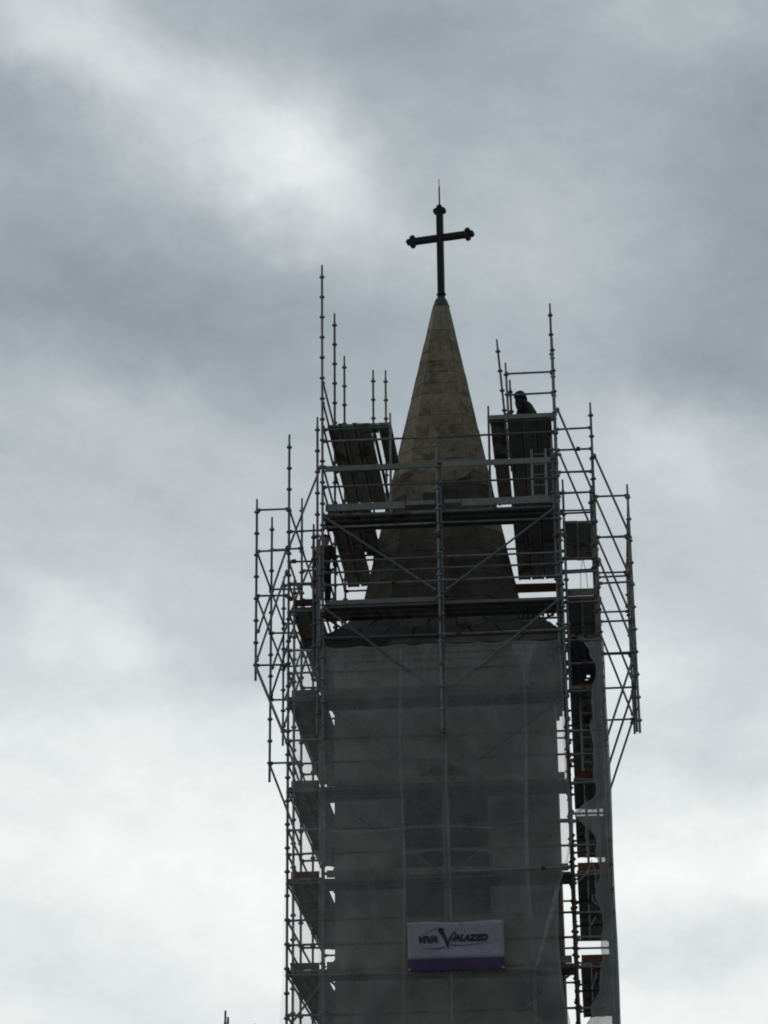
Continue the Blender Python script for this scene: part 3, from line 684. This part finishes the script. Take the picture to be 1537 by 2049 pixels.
for j in range(nz):
    for i in range(nx):
        cx, cz = 2.60 + .60 * (i + .5) / nx, 17.62 + 1.05 * (j + .5) / nz
        if math.hypot(cx - hx, cz - hz) > .055: fs.append((j * (nx + 1) + i, j * (nx + 1) + i + 1, (j + 1) * (nx + 1) + i + 1, (j + 1) * (nx + 1) + i))
mb.add(grid, fs)
tp = tag(put('tarpaulin', mb.mesh('tarpaulin', M['tarp'], True)), 'dark navy tarpaulin hung in the right bay with one small hole', 'tarpaulin')
md = tp.modifiers.new('solid', 'SOLIDIFY'); md.thickness = .008
mb = MB()
rp = [(2.93, 19.75), (2.945, 20.1), (2.985, 20.35), (3.0, 20.45), (3.015, 20.35), (3.06, 20.1), (3.08, 19.75)]
for (xa, za), (xb, zb) in zip(rp, rp[1:]): mb.tube((xa, -3.6, za), (xb, -3.6, zb), .007, 6)
tag(put('rope', mb.mesh('rope', M['rope'])), 'thin blue rope looped over a rail in the right bay', 'rope')
# crumpled sheet lying on the right bay rail
def crum(a, b): return (2.62 + a * .62, -3.25 + b * .6 + .05 * math.sin(a * 11 + b * 5), 18.72 + .16 * math.sin(a * 9 + 2 * b) * math.sin(b * 7 + a * 3) + .12 * b + .05 * hashn(a * 7.1, b * 3.3))
tag(put('crumpled_sheet', sheet(crum, 14, 12, M['steel_board'], 'crumpled_sheet')), 'dark crumpled sheeting bundled above the navy tarpaulin in the right bay', 'sheeting')

# ------------------------------------------------------------------ second, lower scaffold at the left bottom
s2 = thing('low_scaffold', 'top of a lower scaffold, two bare poles and a plank left of the tower', 'scaffolding', (-4.5, -3.6, 0))
standard(0.0, 0, 0, 11.08, stars=False, parent=s2); standard(.10, 0, 0, 10.95, stars=False, parent=s2, m='dark_steel'); standard(-.02, 2.3, 0, 10.9, stars=False, parent=s2)
standard(.62, 0, 0, 10.80, stars=False, parent=s2)
bar('ledger', (-.2, -.05, 10.3), (1.2, -.05, 10.3), parent=s2)
put('board', MB().box(.55, 2.3, -.1, .2, 10.70, 10.745).mesh('board', M['toe']), s2)
put('brace', MB().tube((1.05, 0, 10.4), (1.98, 0, 11.62), .024, 8).mesh('brace', M['steel']), s2)

# ------------------------------------------------------------------ workers
def skin_mesh(name, joints, edges, root, m, sub=2):
    me = bpy.data.meshes.new(name); me.from_pydata([j[0] for j in joints], edges, []); me.update()
    o = bpy.data.objects.new(name, me); COL.objects.link(o)
    md = o.modifiers.new('skin', 'SKIN'); md.use_smooth_shade = True
    for i, j in enumerate(joints):
        me.skin_vertices[0].data[i].radius = (j[1], j[2] if len(j) > 2 else j[1]); me.skin_vertices[0].data[i].use_root = (i == root)
    o.modifiers.new('sub', 'SUBSURF').levels = sub; o.modifiers['sub'].render_levels = sub
    dg = bpy.context.evaluated_depsgraph_get(); dg.update()
    me2 = bpy.data.meshes.new_from_object(o.evaluated_get(dg)); bpy.data.objects.remove(o)
    me2.name = name; me2.materials.clear(); me2.materials.append(m); return me2
def person(label, loc, rz, lean, turn, arms, hood, jacket, trousers):
    # faces -Y before rotation; lean bends the upper body forward at the waist
    t = thing('person', label, 'person', loc); t.rotation_euler.z = rz
    B = lambda x, y, z: (x, y * math.cos(lean) - (z - .95) * math.sin(lean) if z > .95 else y, .95 + (z - .95) * math.cos(lean) + y * math.sin(lean) * 0 if z > .95 else z)
    J = []; E = []
    def add(p, r, par=None, r2=None):
        J.append((p, r, r2 if r2 else r)); i = len(J) - 1
        if par is not None: E.append((par, i))
        return i
    pel = add((0, 0, .95), .15, None, .12); wa = add(B(0, 0, 1.12), .14, pel, .11); ch = add(B(0, 0, 1.33), .165, wa, .12)
    nk = add(B(0, 0, 1.50), .065, ch); hd0 = add(B(0, -.02, 1.58), .075, nk); hd = add(B(0, -.03, 1.67), .088, hd0, .10); add(B(0, -.03, 1.755), .07, hd, .08)
    nose = add(B(0, -.125, 1.655), .016, hd)
    for s in (-1, 1): add(B(.095 * s, -.02, 1.655), .014, hd)
    hands = []
    for s, (el, wr) in zip((-1, 1), arms):
        sh = add(B(.17 * s, 0, 1.42), .062, ch); e = add(B(*el), .045, sh); wv = add(B(*wr), .032, e)
        d = (Vector(J[wv][0]) - Vector(J[e][0])).normalized(); pm = add(Vector(J[wv][0]) + d * .06, .034, wv, .018)
        side = d.cross(Vector((0, 1, .3))).normalized()
        for k in range(4):
            q = Vector(J[pm][0]) + side * (.024 * (k - 1.5)) + d * .045; a = add(q, .0095, pm); add(q + d * (.035 - .004 * abs(k - 1.3)) + Vector((0, -.012, 0)), .008, a)
        a = add(Vector(J[wv][0]) + side * -.04 + d * .045, .011, pm); add(Vector(J[a][0]) + d * .03, .009, a)
    for s in (-1, 1):
        hp = add((.09 * s, 0, .90), .095, pel); kn = add((.11 * s, -.03, .50), .062, hp); an = add((.12 * s, .02, .09), .042, kn)
        add((.13 * s, -.15, .045), .04, an, .032)
    put('body', skin_mesh('body', J, E, 0, M['skin']), t)
    def garment(name, idx_pts, edges, m): put(name, skin_mesh(name, idx_pts, edges, 0, m), t)
    jp = [((0, 0, .82), .19, .155), ((0, 0, .93), .18, .145), (B(0, 0, 1.12), .168, .135), (B(0, 0, 1.33), .19, .145), (B(0, 0, 1.47), .10, .09)]; je = [(0, 1), (1, 2), (2, 3), (3, 4)]
    for s, (el, wr) in zip((-1, 1), arms):
        k = len(jp); jp += [(B(.19 * s, 0, 1.41), .08, .08), (B(*el), .062, .062), (tuple(Vector(B(*wr)).lerp(Vector(B(*el)), .12)), .048, .048)]; je += [(3, k), (k, k + 1), (k + 1, k + 2)]
    garment('jacket', jp, je, M[jacket])
    tpn = [((0, 0, .96), .16, .13)]; te = []
    for s in (-1, 1):
        k = len(tpn); tpn += [((.09 * s, 0, .86), .108, .108), ((.11 * s, -.03, .50), .08, .08), ((.12 * s, .02, .12), .066, .066)]; te += [(0, k), (k, k + 1), (k + 1, k + 2)]
    garment('trousers', tpn, te, M[trousers])
    for s in (-1, 1):
        bpnts = [((.12 * s, .035, .13), .058, .058), ((.12 * s, .03, .06), .055, .055), ((.13 * s, -.13, .045), .052, .042)]
        put('boot', skin_mesh('boot', bpnts, [(0, 1), (1, 2)], 0, M['boot'], 1), t)
    if hood == 'hood':
        hp = [(B(0, .03, 1.46), .125, .11), (B(0, .0, 1.58), .13, .13), (B(0, -.02, 1.68), .13, .145), (B(0, -.01, 1.77), .085, .10)]
        garment('hood', hp, [(0, 1), (1, 2), (2, 3)], M[jacket])
    else:
        hp = [(B(0, -.03, 1.70), .112, .125), (B(0, -.03, 1.765), .085, .10), (B(0, -.03, 1.79), .04, .05)]
        garment('helmet', hp, [(0, 1), (1, 2)], M['cloth_dark'])
        for q in (): pass
    return t
person('worker in a dark hooded jacket on the top right platform, only head and shoulders showing', (1.95, -1.12, 23.79), R(-128), R(20), 0,
       (((-.25, .03, 1.17), (-.20, -.16, 1.0)), ((.25, .03, 1.17), (.20, -.16, 1.0))), 'hood', 'cloth_dark', 'cloth_navy').scale = (1.1, 1.1, 1.04)
person('worker in a rust brown jacket half hidden behind the poles at the left corner', (-2.56, -3.25, 19.60), R(160), R(8), 0,
       (((-.26, -.02, 1.15), (-.2, -.22, .98)), ((.26, -.06, 1.15), (.14, -.28, 1.12))), 'helmet', 'cloth_red', 'cloth_dark')
print('PARTS', {k: v for k, v in counts.items()}, 'stones', nst)
